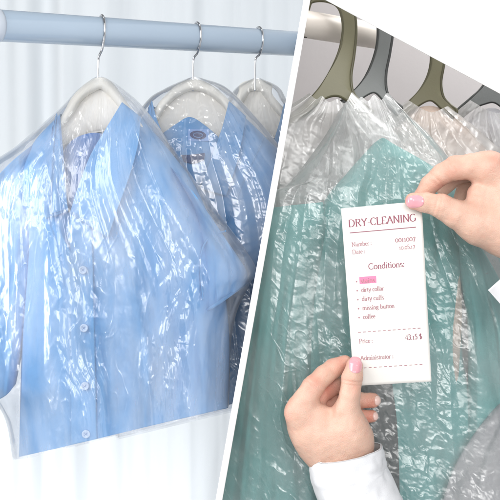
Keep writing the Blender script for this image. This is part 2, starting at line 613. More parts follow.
shA = thing('shirt', 'pale blue collared shirt in crinkled film, nearest on the blue rail', 'shirt', P(110, 300, dA), 'blue shirts on the rail')
topA = [(60, 114), (63, 150), (68, 211), (69, 213), (70, 211), (92, 160), (128, 105)]
botA = [(19, 457), (80, 443), (150, 426), (228, 408)]
leftA = [(60, 114), (34, 142), (20, 175), (28, 240), (22, 340), (19, 457)]
rightA = [(128, 105), (165, 145), (197, 190), (217, 245), (229, 330), (228, 408)]
X, s, t = coons(topA, botA, leftA, rightA, 260, 220, (False, True, True, True))
prof = round_profile(s, 2.6, .55)
fo = (fold_field(s, t, 3, 8, .019) + .006 * tin(s * 13 + .3 * vn(s * 4, t * 5, 33), t * 1.6, 34, .3)) * sstep(.05, .6, t) + .0022 * fbm(X[..., 0] * .05, X[..., 1] * .03, 9)
lift = .035 + .03 * sstep(0, .35, t)
depthA = dA - lift * prof - fo * prof
# the back goes straight across the neck
Xb, sb, tb_ = coons([(60, 114), (78, 118), (94, 120), (112, 116), (128, 105)], botA, leftA, rightA, 260, 220)
Vf, Vb = P(X[..., 0], X[..., 1], depthA).reshape(-1, 3), P(Xb[..., 0], Xb[..., 1], dA + .035 * prof).reshape(-1, 3)
F = np.vstack([gridfaces(260, 220), gridfaces(260, 220, 260 * 220, True)])
i = np.arange(260 * 220).reshape(260, 220)
loop = np.r_[i[::-1, 0], i[-1, 1:], i[-2::-1, -1]]
rimF = np.stack([loop[:-1], loop[1:], loop[1:] + 260 * 220, loop[:-1] + 260 * 220], -1)
make('body', np.vstack([Vf, Vb]), np.vstack([F, rimF]), M['blue_cloth'], shA)


def depth_lookup(X, depth):
    fx, fy, fd = X[..., 0].ravel(), X[..., 1].ravel(), depth.ravel()
    def f(px, py):
        px, py = np.broadcast_arrays(np.asarray(px, float), np.asarray(py, float))
        o = np.empty(px.size)
        for k, (a, b) in enumerate(zip(px.ravel(), py.ravel())):
            o[k] = fd[np.argmin((fx - a) ** 2 + (fy - b) ** 2)]
        return o.reshape(px.shape)
    return f


fA = depth_lookup(X[::3, ::3], depthA[::3, ::3])


def smooth2(a, n=6):
    for _ in range(n):
        a = (a + np.roll(a, 1, 0) + np.roll(a, -1, 0)) / 3 if False else a
        b = np.pad(a, 1, mode='edge')
        a = (b[1:-1, 1:-1] * 2 + b[:-2, 1:-1] + b[2:, 1:-1] + b[1:-1, :-2] + b[1:-1, 2:]) / 6
    return a


def patch_on(name, top, bottom, base, lift, mat, parent, n=(50, 40), thick=.0018, clip=0, curl=.0, sm=(True,) * 4, seed=1, wr=.0012):
    """a cloth piece lying on the surface whose depth is base(px,py)"""
    X, s, t = coons(top, bottom, [top[0], bottom[0]], [top[-1], bottom[-1]], n[0], n[1], sm)
    d = smooth2(base(X[..., 0], X[..., 1]), 10) - lift - curl * t + wr * vn(s * 4, t * 4, seed)
    return sheet(name, X, d, mat, parent, clip, thick)


# collar flaps, collar stand, placket, buttons
patch_on('collar', [(57, 112), (59, 128), (61, 150), (65, 190), (68.5, 211)], [(52, 128), (50, 148), (48, 172), (46.5, 200), (46, 219)], fA, .010, M['blue_cloth'], shA, curl=.004, sm=(True, True, False, False))
patch_on('collar', [(122, 102), (105, 130), (90, 156), (77, 190), (70, 213)], [(141, 117), (138, 145), (129, 178), (118, 208), (108, 238)], fA, .012, M['blue_cloth'], shA, curl=.006, sm=(True, True, False, False), seed=4)
patch_on('placket', [(70, 214), (72, 214), (92, 222)], [(71, 445), (80, 443), (97, 439)], fA, .0035, M['blue_cloth'], shA, n=(120, 14), seed=7)
for ln in ([(56, 116), (53, 150), (50.5, 190), (49.5, 214), (66, 209)], [(138, 119), (135, 146), (126, 178), (115, 208), (106.5, 232), (73, 213)]):
    pl = resample(ln, 60, False)
    tube('stitching', P(pl[:, 0], pl[:, 1], smooth2(np.repeat(fA(pl[:, 0], pl[:, 1])[:, None], 3, 1), 8)[:, 1] - .0155), .0009, M['blue_cloth_deep'], shA, n=6)
for (bx, by) in ((83, 270), (84, 328), (85, 386), (86, 434)):
    button(shA, bx, by, float(fA(bx, by)) - .0062)


def sleeve(parent, top, bottom, d, mat, bulge=.03, name='sleeve', n=(120, 80), clip=0, seed=11, fold=.008, left=None, right=None, slant=0., back=.02, away=0.):
    X, s, t = coons(top, bottom, left or [top[0], bottom[0]], right or [top[-1], bottom[-1]], n[0], n[1])
    pr = round_profile(s, 2.2, .5)
    f = fold_field(s, t, seed, 4, fold) + .0015 * fbm(X[..., 0] * .06, X[..., 1] * .04, seed + 5)
    dep = d + slant * t + away * s ** 1.5
    dd = dep - bulge * pr - f * pr
    shell(name, X, dd, dep + back * pr, mat, parent, clip)
    return X, dd


sleeve(shA, [(36, 142), (8, 165), (-28, 205)], [(16, 384), (2, 398), (-34, 412)], dA + .015, M['blue_cloth'], .035, seed=21,
       left=[(36, 142), (38, 210), (30, 310), (16, 384)], right=[(-28, 205), (-45, 290), (-34, 412)])
sleeve(shA, [(170, 166), (196, 196), (243, 264)], [(203, 313), (228, 297), (249, 282)], dA - .018, M['blue_cloth'], .034, seed=31,
       left=[(170, 166), (196, 220), (203, 313)], right=[(243, 264), (247, 272), (248, 282)], away=.034)
seam_px = resample([(203, 300), (200, 264), (204, 245), (213, 235), (226, 231)], 40)
tube('seam', P(seam_px[:, 0], seam_px[:, 1], np.linspace(dA - .054, dA - .034, 40)), .0013, M['blue_cloth_deep'], shA, n=8)
# rolled sleeve hem
tube('sleeve_hem', spline3(np.array([P(203, 312, dA - .03), P(214, 306, dA - .052), P(230, 295, dA - .036), P(248, 282, dA + .014)]), 40), .0022, M['blue_cloth'], shA, n=10)


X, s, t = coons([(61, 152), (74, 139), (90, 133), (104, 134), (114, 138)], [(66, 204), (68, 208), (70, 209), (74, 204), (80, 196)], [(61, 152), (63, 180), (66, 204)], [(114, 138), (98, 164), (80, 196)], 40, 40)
sheet('collar_lining', X, dA - .0185 + .004 * (2 * s - 1) ** 2 - .014 * t, M['shade_thread_blue'], shA, 0, .0015)  # inner neck cloth, its shade put into a darker blue


# ---- shirts further along the rail
def far_shirt(cx, d, label, hlabel, neckL, neckR, apex, mat, bodyL, bodyR, bot, seed, clip=-1, domeL=None, domeR=None, hmat='cream_hanger', hook=True):
    h = thing('clothes_hanger', hlabel, 'hanger', P(cx, 85, d), gA)
    if hook:
        wire_hook(cx, 77, h)
    top = [(cx - 75, 170), (cx - 50, 132)] + domeL + [(cx - 16, 84), (cx, 79), (cx + 16, 84)] + domeR + [(cx + 52, 132), (cx + 75, 165)]
    bot_ = arch_under(top, 9)
    hanger_body(h, cx, d, top, bot_, M[hmat], clip=clip)
    hanger_body(h, cx, d + .004, [(cx - 50, 137)] + [(a + 3, b + 5) for a, b in domeL] + [(cx - 15, 89), (cx, 84), (cx + 15, 89)] + [(a - 3, b + 5) for a, b in domeR] + [(cx + 50, 137)],
                [(cx - 50, 150), (cx - 30, 142), (cx, 137), (cx + 30, 140), (cx + 50, 150)], M['hanger_panel'], 'hanger_panel', clip, .006)
    sh = thing('shirt', label, 'shirt', P(cx, 300, d), 'blue shirts on the rail')
    tp = [neckL, ((neckL[0] * .6 + apex[0] * .4) - 3, (neckL[1] + apex[1]) / 2), apex, (apex[0] + 1.5, apex[1]), ((neckR[0] * .5 + apex[0] * .5), (neckR[1] + apex[1]) / 2), neckR]
    X, s, t = coons(tp, bot, [neckL] + bodyL, [neckR] + bodyR, 160, 140, (False, True, True, True))
    pr = round_profile(s, 2.6, .55)
    dep = d - (.026 + .02 * sstep(0, .35, t)) * pr - (fold_field(s, t, seed, 7, .010) * sstep(.05, .5, t) + .0016 * fbm(X[..., 0] * .05, X[..., 1] * .03, seed)) * pr
    Xb, _, _ = coons([neckL, ((neckL[0] + neckR[0]) / 2, neckL[1] + 12), neckR], bot, [neckL] + bodyL, [neckR] + bodyR, 160, 140)
    n0 = 160 * 140
    V = np.vstack([P(X[..., 0], X[..., 1], dep).reshape(-1, 3), P(Xb[..., 0], Xb[..., 1], d + .026 * pr).reshape(-1, 3)])
    i = np.arange(n0).reshape(160, 140)
    loop = np.r_[i[::-1, 0], i[-1, 1:], i[-2::-1, -1]]
    F = np.vstack([gridfaces(160, 140), gridfaces(160, 140, n0, True), np.stack([loop[:-1], loop[1:], loop[1:] + n0, loop[:-1] + n0], -1)])
    F = clip_faces(F, np.vstack([X.reshape(-1, 2), Xb.reshape(-1, 2)]), clip)
    make('body', V, F, M[mat], sh)
    return sh, depth_lookup(X[::3, ::3], dep[::3, ::3])


dB = 1.535
shB, fB = far_shirt(194, dB, 'mid blue shirt with a dark oval neck label, second along the rail',
                    'steel hooked cream hanger above the shirt with the oval neck label',
                    (152, 106), (231, 104), (199, 190), 'blue_cloth_deep',
                    [(120, 145), (108, 180), (118, 300), (122, 430)], [(268, 140), (300, 180), (318, 300), (330, 385)],
                    [(122, 432), (200, 412), (330, 385)], 41,
                    domeL=[(150, 117), (161, 100)], domeR=[(228, 99), (238, 114)])
# neck lining with the label, collar flaps, placket
X, s, t = coons([(163, 133), (176, 124), (190, 117), (206, 126), (224, 142)], [(184, 172), (190, 181), (198, 187), (204, 180), (209, 170)], [(163, 133), (184, 172)], [(224, 142), (209, 170)], 30, 40)
lin_d = dB - .0165 + .004 * (2 * s - 1) ** 2 - .010 * t
sheet('collar_lining', X, lin_d, M['blue_cloth_deep'], shB, 0, .0015)
X2, s2, t2 = coons([(181, 155), (192, 154.5), (205, 153)], [(184, 162), (194, 163.5), (204, 160)], [(181, 155), (184, 162)], [(205, 153), (204, 160)], 10, 20)
sheet('neck_tape', X2, np.full(X2.shape[:2], dB - .0255), M['navy'], shB, 0, .001)
lab = box('neck_label', P(188, 141, dB - .0205) + [0, 0, 0], P(209, 129, dB - .0205) + [0, .0012, 0], M['label_cloth'], shB, .0004)
c = P(198, 135, dB - .0215)
def ring_mesh(c, rx, rz, w, ang, depth, n=40):
    V, ca, sa = [], math.cos(ang), math.sin(ang)
    for q in (1, w):
        for th in np.linspace(0, 2 * np.pi, n, endpoint=False):
            a, b = rx * q * math.cos(th), rz * q * math.sin(th)
            V.append(c + [a * ca - b * sa, depth, a * sa + b * ca])
    return V, [(k, (k + 1) % n, n + (k + 1) % n, n + k) for k in range(n)]
V, F = ring_mesh(c, 8 * K * dB, 4.2 * K * dB, .62, -.08, 0)
V2, F2 = ring_mesh(c, 4.3 * K * dB, 1.7 * K * dB, .02, -.08, 0)
nV = len(V)
make('label_emblem', V + V2, F + [tuple(q + nV for q in f) for f in F2], M['label_ink'], lab, smooth=False)
patch_on('collar', [(152, 100), (158, 122), (172, 152), (197, 188)], [(148, 108), (150, 135), (160, 172), (188, 200)], fB, .008, M['blue_cloth_deep'], shB, sm=(True, True, False, False), seed=5)
patch_on('collar', [(229, 101), (222, 128), (212, 156), (200, 189)], [(246, 116), (242, 140), (236, 166), (226, 196)], fB, .009, M['blue_cloth_deep'], shB, sm=(True, True, False, False), seed=6)
patch_on('placket', [(199, 191), (214, 200)], [(176, 418), (193, 414)], fB, .003, M['blue_cloth_deep'], shB, n=(90, 12), seed=8)
tube('seam', spline3(np.array([P(264, 138, dB - .030), P(244, 180, dB - .047), P(226, 226, dB - .054), P(214, 262, dB - .058)]), 50), .0011, M['blue_cloth_deep'], shB, n=8)

dC = 1.665
shC, fC = far_shirt(256, dC, 'mid blue shirt third along the rail, beside the white divider', 'steel hooked cream hanger nearest the white divider',
                    (226, 110), (284, 108), (262, 178), 'blue_cloth', [(196, 145), (188, 180), (196, 300), (200, 410)],
                    [(318, 145), (340, 180), (350, 300), (360, 370)], [(200, 412), (280, 392), (360, 372)], 61,
                    domeL=[(229, 108), (238, 93)], domeR=[(272, 93), (282, 106)])
patch_on('collar', [(284, 103), (279, 124), (272, 148), (263, 176)], [(300, 118), (297, 138), (293, 160), (286, 184)], fC, .008, M['blue_cloth'], shC, sm=(True, True, False, False), seed=16, clip=-1)
patch_on('collar', [(228, 104), (233, 124), (244, 150), (261, 176)], [(220, 112), (222, 138), (231, 164), (250, 190)], fC, .008, M['blue_cloth'], shC, sm=(True, True, False, False), seed=17, clip=-1)


# ------------------------------------------------------------------ polythene bags
def crinkle(x, y, seed, scales, amp, mask=None, aniso=1., ang=0.):
    """x,y in millimetres; sum of crumpled sheets at several facet sizes"""
    ca, sa = math.cos(ang), math.sin(ang)
    u, v = ca * x + sa * y, (-sa * x + ca * y) / aniso
    r = 0
    for k, sc in enumerate(scales):
        w = tin(u / sc + 3.7 * k, v / sc + 9.1 * k, seed + 7 * k)
        r = r + w * sc * amp[k]
    if mask is not None:
        r = r * (.25 + .75 * mask)
    for k, (sc, wdt, hgt) in enumerate(((26., .055, .55), (15., .07, .42), (9., .09, .30))):
        w = tin(u / sc + 31.7 * k, v / (sc * 1.8) + 17.1 * k, seed + 40 + k, .7)
        gate = sstep(-.1, .45, vn(u / 40 + 5 * k, v / 60, seed + 60 + k))
        r = r + hgt * np.exp(-(w / wdt) ** 2) * gate
    return r * 1e-3


def bag(name, label, group, top, bottom, left, right, d, lift, mat, ny, nx, seed, clip, folds, scales, amps, aniso=1., ang=0., maskf=None, back=.05, gather=None, extra=None, base=None):
    X, s, t = coons(top, bottom, left, right, ny, nx)
    pr = round_profile(s, 3.2, .5)
    mm = d * 1.0
    x, y = X[..., 0] * mm, X[..., 1] * mm
    mask = maskf(X[..., 0], X[..., 1], s, t) if maskf else 1.
    f = folds(s, t, X[..., 0], X[..., 1]) if folds else 0.
    cr = crinkle(x, y, seed, scales, amps, mask, aniso, ang)
    top_fade = sstep(0, .06, t)
    dep = d - lift(s, t) * pr - (f + cr) * (.25 + .75 * pr)
    if extra is not None:
        dep = dep + extra(X[..., 0], X[..., 1], s, t)
    step = 3
    Xb, sb, tb = X[::step, ::step], s[::step, ::step], t[::step, ::step]
    Vf = P(X[..., 0], X[..., 1], dep).reshape(-1, 3)
    cb = crinkle(Xb[..., 0] * mm, Xb[..., 1] * mm, seed + 99, scales[:2], amps[:2])
    Vb = P(Xb[..., 0], Xb[..., 1], d + back * round_profile(sb, 3.2, .5) + cb).reshape(-1, 3)
    F1 = gridfaces(ny, nx)
    F2 = gridfaces(*Xb.shape[:2], ny * nx, True)
    px = np.vstack([X.reshape(-1, 2), Xb.reshape(-1, 2)])
    F = np.vstack([F1, F2])
    if clip:
        F = clip_faces(F, px, clip)
    o = make(name, np.vstack([Vf, Vb]), F, mat)
    return tag(o, label, 'garment bag', group)


gbag = 'clear bags over the blue shirts'


def panelA(px, py):
    q = 0
    for (x0, x1, y0) in ((24, 46, 240), (112, 136, 235)):
        q = q + sstep(x0 - 5, x0 + 3, px) * (1 - sstep(x1 - 3, x1 + 5, px)) * sstep(y0 - 20, y0 + 30, py)
    return q


def foldsA(s, t, px, py):
    # long hanging pleats that fan out from the neck, sharper low down
    w = s + .012 * vn(s * 6, t * 3, 201) + .006 * vn(s * 14, t * 7, 202)
    r = .0060 * tin(w * 11, t * .8 + 3, 203, .3) + .0014 * tin(w * 30, t * 1.3, 204, .3) + .0007 * tin(w * 62 + t * 2, t * 2.6, 208, .4)
    broad = .010 * vn(w * 6, t * .6, 205)
    edge = .0022 * tin(np.minimum(s, 1 - s) * 70, t * 1.5, 207, .2) * (1 - sstep(.03, .16, np.minimum(s, 1 - s)))
    return (r * (1 - .85 * panelA(px, py)) + broad) * (.25 + .75 * sstep(.0, .25, t)) + edge


def maskA(px, py, s, t):
    m = .18 + .82 * sstep(-.15, .35, fbm(px * .016, py * .008, 301, 3))
    m = m * (1 - .72 * sstep(84, 96, px) * (1 - sstep(132, 146, px)) * sstep(105, 130, py) * (1 - sstep(225, 260, py)))
    # smooth dark panels in the photo
    for (x0, x1, y0) in ((24, 46, 240), (112, 136, 235)):
        m = m * (1 - .95 * sstep(x0 - 5, x0 + 3, px) * (1 - sstep(x1 - 3, x1 + 5, px)) * sstep(y0 - 20, y0 + 30, py))
    return m


bag('garment_bag', 'clear crinkled plastic bag over the frontmost pale blue shirt', gbag,
    [(93, 78), (99, 76), (106, 78)], [(13, 460), (34, 457), (52, 450), (80, 446), (112, 437), (150, 429), (182, 420), (206, 414), (229, 407)],
    [(93, 78), (76, 91), (60, 108), (20, 143), (-32, 190), (-42, 300), (-28, 376), (3, 414), (13, 460)],
    [(106, 78), (122, 88), (150, 115), (203, 192), (254, 263), (249, 285), (237, 312), (231, 345), (229, 407)],
    dA, lambda s, t: .022 + .068 * np.sin(np.pi / 2 * np.clip(t / .5, 0, 1)) ** .8, M['film'], 680, 460, 401, 0, foldsA, (34, 16, 8, 4), (.09, .115, .11, .085), aniso=2.0, ang=.2, maskf=maskA, back=.045)


def folds_far(s, t, px, py):
    w = s + .012 * vn(s * 6, t * 3, 221)
    return (.004 * tin(w * 12, t * .9, 223, .2) + .002 * tin(w * 30, t * 1.5, 224, .2)) * sstep(0, .25, t)


mask_neck = lambda px, py, s, t: .15 + .85 * (1 - sstep(.2, .34, t)) + .2 * vn(px * .05, py * .03, 77)
bag('garment_bag', 'clear plastic bag over the blue shirt with the oval neck label', gbag,
    [(188, 78), (195, 77), (202, 78)], [(116, 440), (220, 415), (336, 388)],
    [(188, 78), (164, 89), (145, 103), (116, 148), (98, 200), (106, 330), (116, 440)],
    [(202, 78), (226, 87), (250, 110), (280, 147), (312, 200), (326, 330), (336, 388)],
    dB, lambda s, t: .022 + .050 * sstep(.02, .33, t), M['film_neck'], 420, 300, 431, -1, folds_far, (22, 9, 4.5), (.07, .10, .11), aniso=1.2, ang=-.9, maskf=mask_neck, back=.035)
bag('garment_bag', 'clear plastic bag over the third blue shirt beside the white divider', gbag,
    [(251, 79), (257, 78), (263, 79)], [(194, 418), (280, 396), (368, 374)],
    [(251, 79), (236, 88), (222, 108), (196, 150), (178, 200), (186, 330), (194, 418)],
    [(263, 79), (280, 88), (292, 108), (330, 152), (350, 200), (360, 330), (368, 374)],
    dC, lambda s, t: .022 + .046 * sstep(.02, .33, t), M['film_neck'], 340, 240, 461, -1, folds_far, (22, 9, 5), (.07, .10, .11), aniso=1.3, ang=.5, maskf=mask_neck, back=.035)

# ================================================================== right bay
rp0, rp1 = P(290, 21.5, 1.075), P(400, 40, 1.20)
rr0 = np.array(rp0); rr1 = np.array(rp1)
rail2 = thing('hanging_rail', 'short cream rail under the olive and grey hangers', 'rail', rp0)
tube('pipe', [rr0 + (rr1 - rr0) * t for t in np.linspace(0, .80, 240)], .0148, M['pipe_cream'], rail2, n=40, clip=1, caps=False)
tube('end_cap', [rr0 + (rr1 - rr0) * t for t in (.80, .805, .83, .84)], [.0152, .0158, .0158, .012], M['beige_hanger'], rail2, n=40)
tube('screw', [P(303, 37.2, 1.05), P(307, 37.4, 1.05)], .0009, M['dark_metal'], rail2, n=12)


def flat_hanger(label, d, outer, inner, bottom, mat, rimmat):
    """moulded plastic hanger: a broad flat hook blade that splits into two arms; dark moulded rims along its edges"""
    t0 = thing('clothes_hanger', label, 'hanger', P(*outer[-1], d), 'moulded hangers on the cream rail')
    outer, inner = outer + [bottom[0]], inner + [bottom[-1]]
    X, s, t = coons([outer[0], inner[0]], bottom, outer, inner, 110, 40, (True, True, True, True))
    e = .0030 + .0022 * round_profile(s, 5, .5)
    shell('hook_blade', X, d - e, d + e, M[mat], t0, clip=1)
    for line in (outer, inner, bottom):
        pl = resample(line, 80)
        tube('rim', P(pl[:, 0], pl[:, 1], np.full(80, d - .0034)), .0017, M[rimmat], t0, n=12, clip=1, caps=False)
    return t0


flat_hanger('olive green moulded hanger with a broad curved blade, nearest the divider', 1.095,
            [(305, 9), (312, 2), (325, 1), (337, 6), (342, 17), (343, 32), (339, 52), (329, 74), (316, 93), (300, 108), (276, 126)],
            [(307, 14), (314, -3), (330, -7), (346, -1), (354, 12), (356, 32), (354, 55), (351, 76), (353, 92), (362, 103), (372, 111)],
            [(274, 134), (302, 117), (322, 100), (335, 95.5), (345, 99), (356, 109), (368, 119)], 'olive_hanger', 'olive_rim')
flat_hanger('slate grey moulded hanger just right of the large olive hanger', 1.12,
            [(366, 14), (376, 18), (378, 32), (376, 50), (369, 70), (360, 85), (346, 98), (322, 114)],
            [(374, 4), (388, 10), (392.5, 30), (390, 52), (386, 74), (387, 92), (394, 101), (402, 108)],
            [(324, 122), (350, 106), (366, 95), (374, 92), (380, 96), (388, 106), (397, 115)], 'grey_hanger', 'grey_rim')
flat_hanger('smaller olive green moulded hanger standing by the grey wall', 1.15,
            [(424, 36), (430, 46), (431, 62), (427, 78), (418, 93), (404, 106), (388, 118)],
            [(434, 28), (443, 42), (444, 62), (441, 82), (443, 96), (449, 104), (457, 111)],
            [(390, 126), (408, 113), (422, 103), (430, 100), (436, 103), (444, 111), (452, 118)], 'olive_hanger', 'olive_rim')
flat_hanger('slate grey moulded hanger under the low end of the white wedge', 1.18,
            [(484, 64), (487, 78), (480, 90), (470, 99), (456, 112)],
            [(500, 64), (505, 80), (504, 96), (510, 108), (528, 122)],
            [(458, 120), (474, 108), (486, 103), (494, 102), (502, 107), (512, 117), (526, 129)], 'grey_hanger', 'grey_rim')


def garment(name, label, cat, top, bottom, left, right, d, mat, bulge, seed, group=None, ny=180, nx=150, fold=.012, n=6, parent_name='body', back=.02, slope=0.):
    g = thing(name, label, cat, P(top[0][0], top[0][1], d), group)
    return g, garment_part(g, parent_name, top, bottom, left, right, d, mat, bulge, seed, ny, nx, fold, n, back, slope)


def garment_part(g, name, top, bottom, left, right, d, mat, bulge, seed, ny=180, nx=150, fold=.012, n=6, back=.02, slope=0., pw=2.6):
    X, s, t = coons(top, bottom, left, right, ny, nx)
    pr = round_profile(s, pw, .55) * (.45 + .55 * sstep(0, .07, t))
    dep = d + slope * t - bulge * pr - (fold_field(s, t, seed, n, fold) * sstep(.0, .45, t) + .0014 * fbm(X[..., 0] * .06, X[..., 1] * .03, seed + 4)) * pr
    shell(name, X, dep, d + slope * t + back * pr, M[mat], g, clip=1)
    return X, dep


# pale grey garment on the nearest hanger
gw, _ = garment('blouse', 'pale grey garment in milky film, left of the teal coat shoulder', 'blouse',
                [(316, 102), (335, 106), (352, 104)], [(215, 420), (310, 430), (410, 430)],
                [(316, 102), (294, 112), (258, 130), (240, 200), (215, 420)], [(352, 104), (378, 128), (398, 150), (405, 240), (410, 430)],
                1.115, 'pale_grey_cloth', .014, 71, fold=.008)
# beige garment behind
gb, _ = garment('cardigan', 'beige garment in film under the smaller olive hanger', 'cardigan',
                [(414, 108), (432, 106), (450, 112)], [(390, 560), (460, 560), (540, 560)],
                [(414, 108), (398, 124), (384, 150), (380, 300), (390, 560)], [(450, 112), (480, 140), (500, 170), (512, 300), (540, 560)],
                1.155, 'beige_cloth', .018, 81, fold=.010)
gg, _ = garment('coat', 'grey wool garment at the bottom right below the teal sleeve', 'coat',
                [(478, 112), (494, 108), (512, 118)], [(430, 590), (520, 590), (640, 590)],
                [(478, 112), (462, 135), (460, 200), (458, 400), (430, 590)], [(512, 118), (540, 140), (580, 190), (610, 350), (640, 590)],
                1.185, 'grey_cloth', .02, 91, fold=.010)
garment_part(gg, 'sleeve', [(508, 392), (520, 385), (560, 380)], [(425, 590), (500, 590), (590, 590)], [(508, 392), (470, 440), (446, 490), (425, 590)], [(560, 380), (585, 480), (590, 590)],
             1.016, 'grey_cloth', .014, 95, fold=.008, slope=0.)

# teal coat
tc_, Xt = garment('coat', 'teal coat in crinkled film behind the printed ticket', 'coat',
                  [(374, 143), (383, 138), (392, 143)], [(285, 590), (360, 590), (430, 590)],
                  [(374, 143), (348, 172), (322, 206), (312, 260), (300, 340), (285, 590)],
                  [(392, 143), (432, 166), (458, 188), (464, 240), (462, 350), (476, 430), (470, 590)],
                  1.045, 'teal', .028, 101, fold=.024, n=5)
garment_part(tc_, 'sleeve', [(256, 210), (285, 206), (323, 202)], [(190, 590), (250, 590), (322, 590)],
             [(256, 210), (240, 300), (222, 400), (190, 590)], [(323, 202), (326, 230), (316, 300), (312, 400), (322, 590)], 1.035, 'teal', .030, 111, fold=.024, n=4)
garment_part(tc_, 'sleeve', [(420, 176), (440, 190), (458, 215)], [(462, 590), (500, 590), (560, 590)],
             [(420, 176), (452, 225), (462, 290), (468, 360), (462, 590)], [(458, 215), (490, 262), (512, 310), (535, 400), (560, 590)], 1.04, 'teal', .030, 121, fold=.012, n=4)
X, s, t = coons([(438, 222), (446, 226), (452, 232)], [(455, 398), (456, 399), (457, 400)], [(438, 222), (446, 290), (455, 398)], [(452, 232), (462, 300), (457, 400)], 70, 16)
sheet('facing', X, 1.030 + .002 * np.sin(6 * t) + .003 * (2 * s - 1) ** 2, M['beige_cloth'], tc_, 0, .002)
garment_part(tc_, 'shade_panel', [(356, 380), (376, 378), (392, 382)], [(364, 590), (384, 590), (402, 590)],  # dark panel on the coat in place of the shadow below the fingers
             [(356, 380), (360, 430), (364, 590)], [(392, 382), (398, 440), (402, 590)], 1.003, 'shade_dark', .004, 131, fold=.004, n=3, back=.004)

gb2 = 'crinkled bags in the grey bay'


def folds_r(seed, n, a1=.005, a2=.003, a3=.0015):
    def f(s, t, px, py):
        w = s + .015 * vn(s * 5, t * 4, seed) + .008 * vn(s * 12, t * 9, seed + 1)
        return a1 * tin(w * n, t * 1.5, seed + 2, .45) + a2 * tin(w * n * 2.2 + t * 2, t * 4.2, seed + 3, .5)
    return f


mask_r = lambda px, py, s, t: .18 + .82 * sstep(-.3, .4, fbm(px * .018, py * .014, 501, 3))
bag('garment_bag', 'milky crinkled bag over the pale grey garment nearest the divider', gb2,
    [(309, 93), (316, 99), (322, 96), (329, 102), (337, 99), (345, 103), (352, 92)], [(205, 430), (300, 440), (420, 440)],
    [(309, 93), (290, 105), (258, 121), (236, 190), (205, 430)], [(352, 92), (372, 112), (405, 150), (412, 240), (420, 440)],
    1.083, lambda s, t: .020 + .012 * sstep(0, .3, t), M['film_rw'], 380, 300, 511, 1, folds_r(521, 8), (18, 8, 3.6), (.10, .12, .14), aniso=1.4, ang=-.9, maskf=mask_r, back=.02)
bag('garment_bag', 'crinkled bag over the beige garment below the smaller olive hanger', gb2,
    [(408, 100), (430, 112), (448, 106)], [(386, 560), (460, 560), (545, 560)],
    [(408, 100), (392, 112), (372, 142), (376, 300), (386, 560)], [(448, 106), (488, 138), (512, 172), (520, 300), (545, 560)],
    1.145, lambda s, t: .024 + .010 * sstep(0, .3, t), M['film_rw'], 380, 220, 541, 1, folds_r(551, 7), (18, 8, 3.6), (.10, .12, .14), aniso=1.4, ang=.7, maskf=mask_r, back=.02)
bag('garment_bag', 'crinkled bag on the slate grey hanger at the right edge', gb2,
    [(470, 100), (492, 112), (510, 112)], [(436, 590), (520, 590), (650, 590)],
    [(470, 100), (452, 118), (444, 150), (448, 350), (436, 590)], [(510, 112), (545, 135), (590, 190), (620, 350), (650, 590)],
    1.172, lambda s, t: .024 + .010 * sstep(0, .3, t), M['film_rw'], 380, 220, 561, 1, folds_r(571, 7), (18, 8, 3.6), (.10, .12, .14), aniso=1.4, ang=.7, maskf=mask_r, back=.02)
bag('garment_bag', 'clear crinkled bag over the teal coat, behind the ticket', gb2,
    [(338, 112), (348, 101), (354, 105), (361, 97), (368, 101), (374, 95), (381, 100), (388, 93), (396, 104)], [(190, 590), (380, 600), (600, 590)],
    [(338, 112), (322, 140), (286, 186), (254, 206), (228, 330), (190, 590)], [(396, 104), (436, 142), (474, 196), (514, 285), (550, 400), (600, 590)],
    1.03, lambda s, t: .010 + .038 * sstep(0, .25, t), M['film_r'], 760, 560, 581, 1, folds_r(591, 9, .007, .0035, .0016), (24, 10, 5, 2.4), (.10, .105, .125, .12), aniso=1.3, ang=-.45, maskf=mask_r, back=.03)

# ------------------------------------------------------------------ ticket
TC = np.array([[341, 208.5], [421.5, 201], [431.5, 381.5], [354, 386]], float)   # TL TR BR BL
TD = .93


def ticket_px(u, v):
    """u across, v down, both 0..1"""
    u, v = np.asarray(u, float)[..., None], np.asarray(v, float)[..., None]
    return (1 - u) * (1 - v) * TC[0] + u * (1 - v) * TC[1] + u * v * TC[2] + (1 - u) * v * TC[3]


def ticket_d(u, v):
    u, v = np.asarray(u, float), np.asarray(v, float)
    return TD + .004 * np.sin(np.pi * v) * -1 + .002 * (2 * u - 1) ** 2 + .0012 * np.sin(3 * u + 4 * v) - .007 * (u * v) ** 4 + .003 * ((1 - u) * (1 - v)) ** 3


ticket = thing('ticket', 'white printed dry-cleaning ticket held against the teal coat', 'ticket', P(388, 295, TD))
u, v = np.meshgrid(np.linspace(0, 1, 30), np.linspace(0, 1, 60))
px = ticket_px(u, v)
shell('paper', px, ticket_d(u, v), ticket_d(u, v) + .0006, M['paper'], ticket)


def A(cx, cy, rx, ry, a0, a1, n=14):
    t = np.radians(np.linspace(a0, a1, n))
    return [(cx + rx * math.cos(q), cy + ry * math.sin(q)) for q in t]


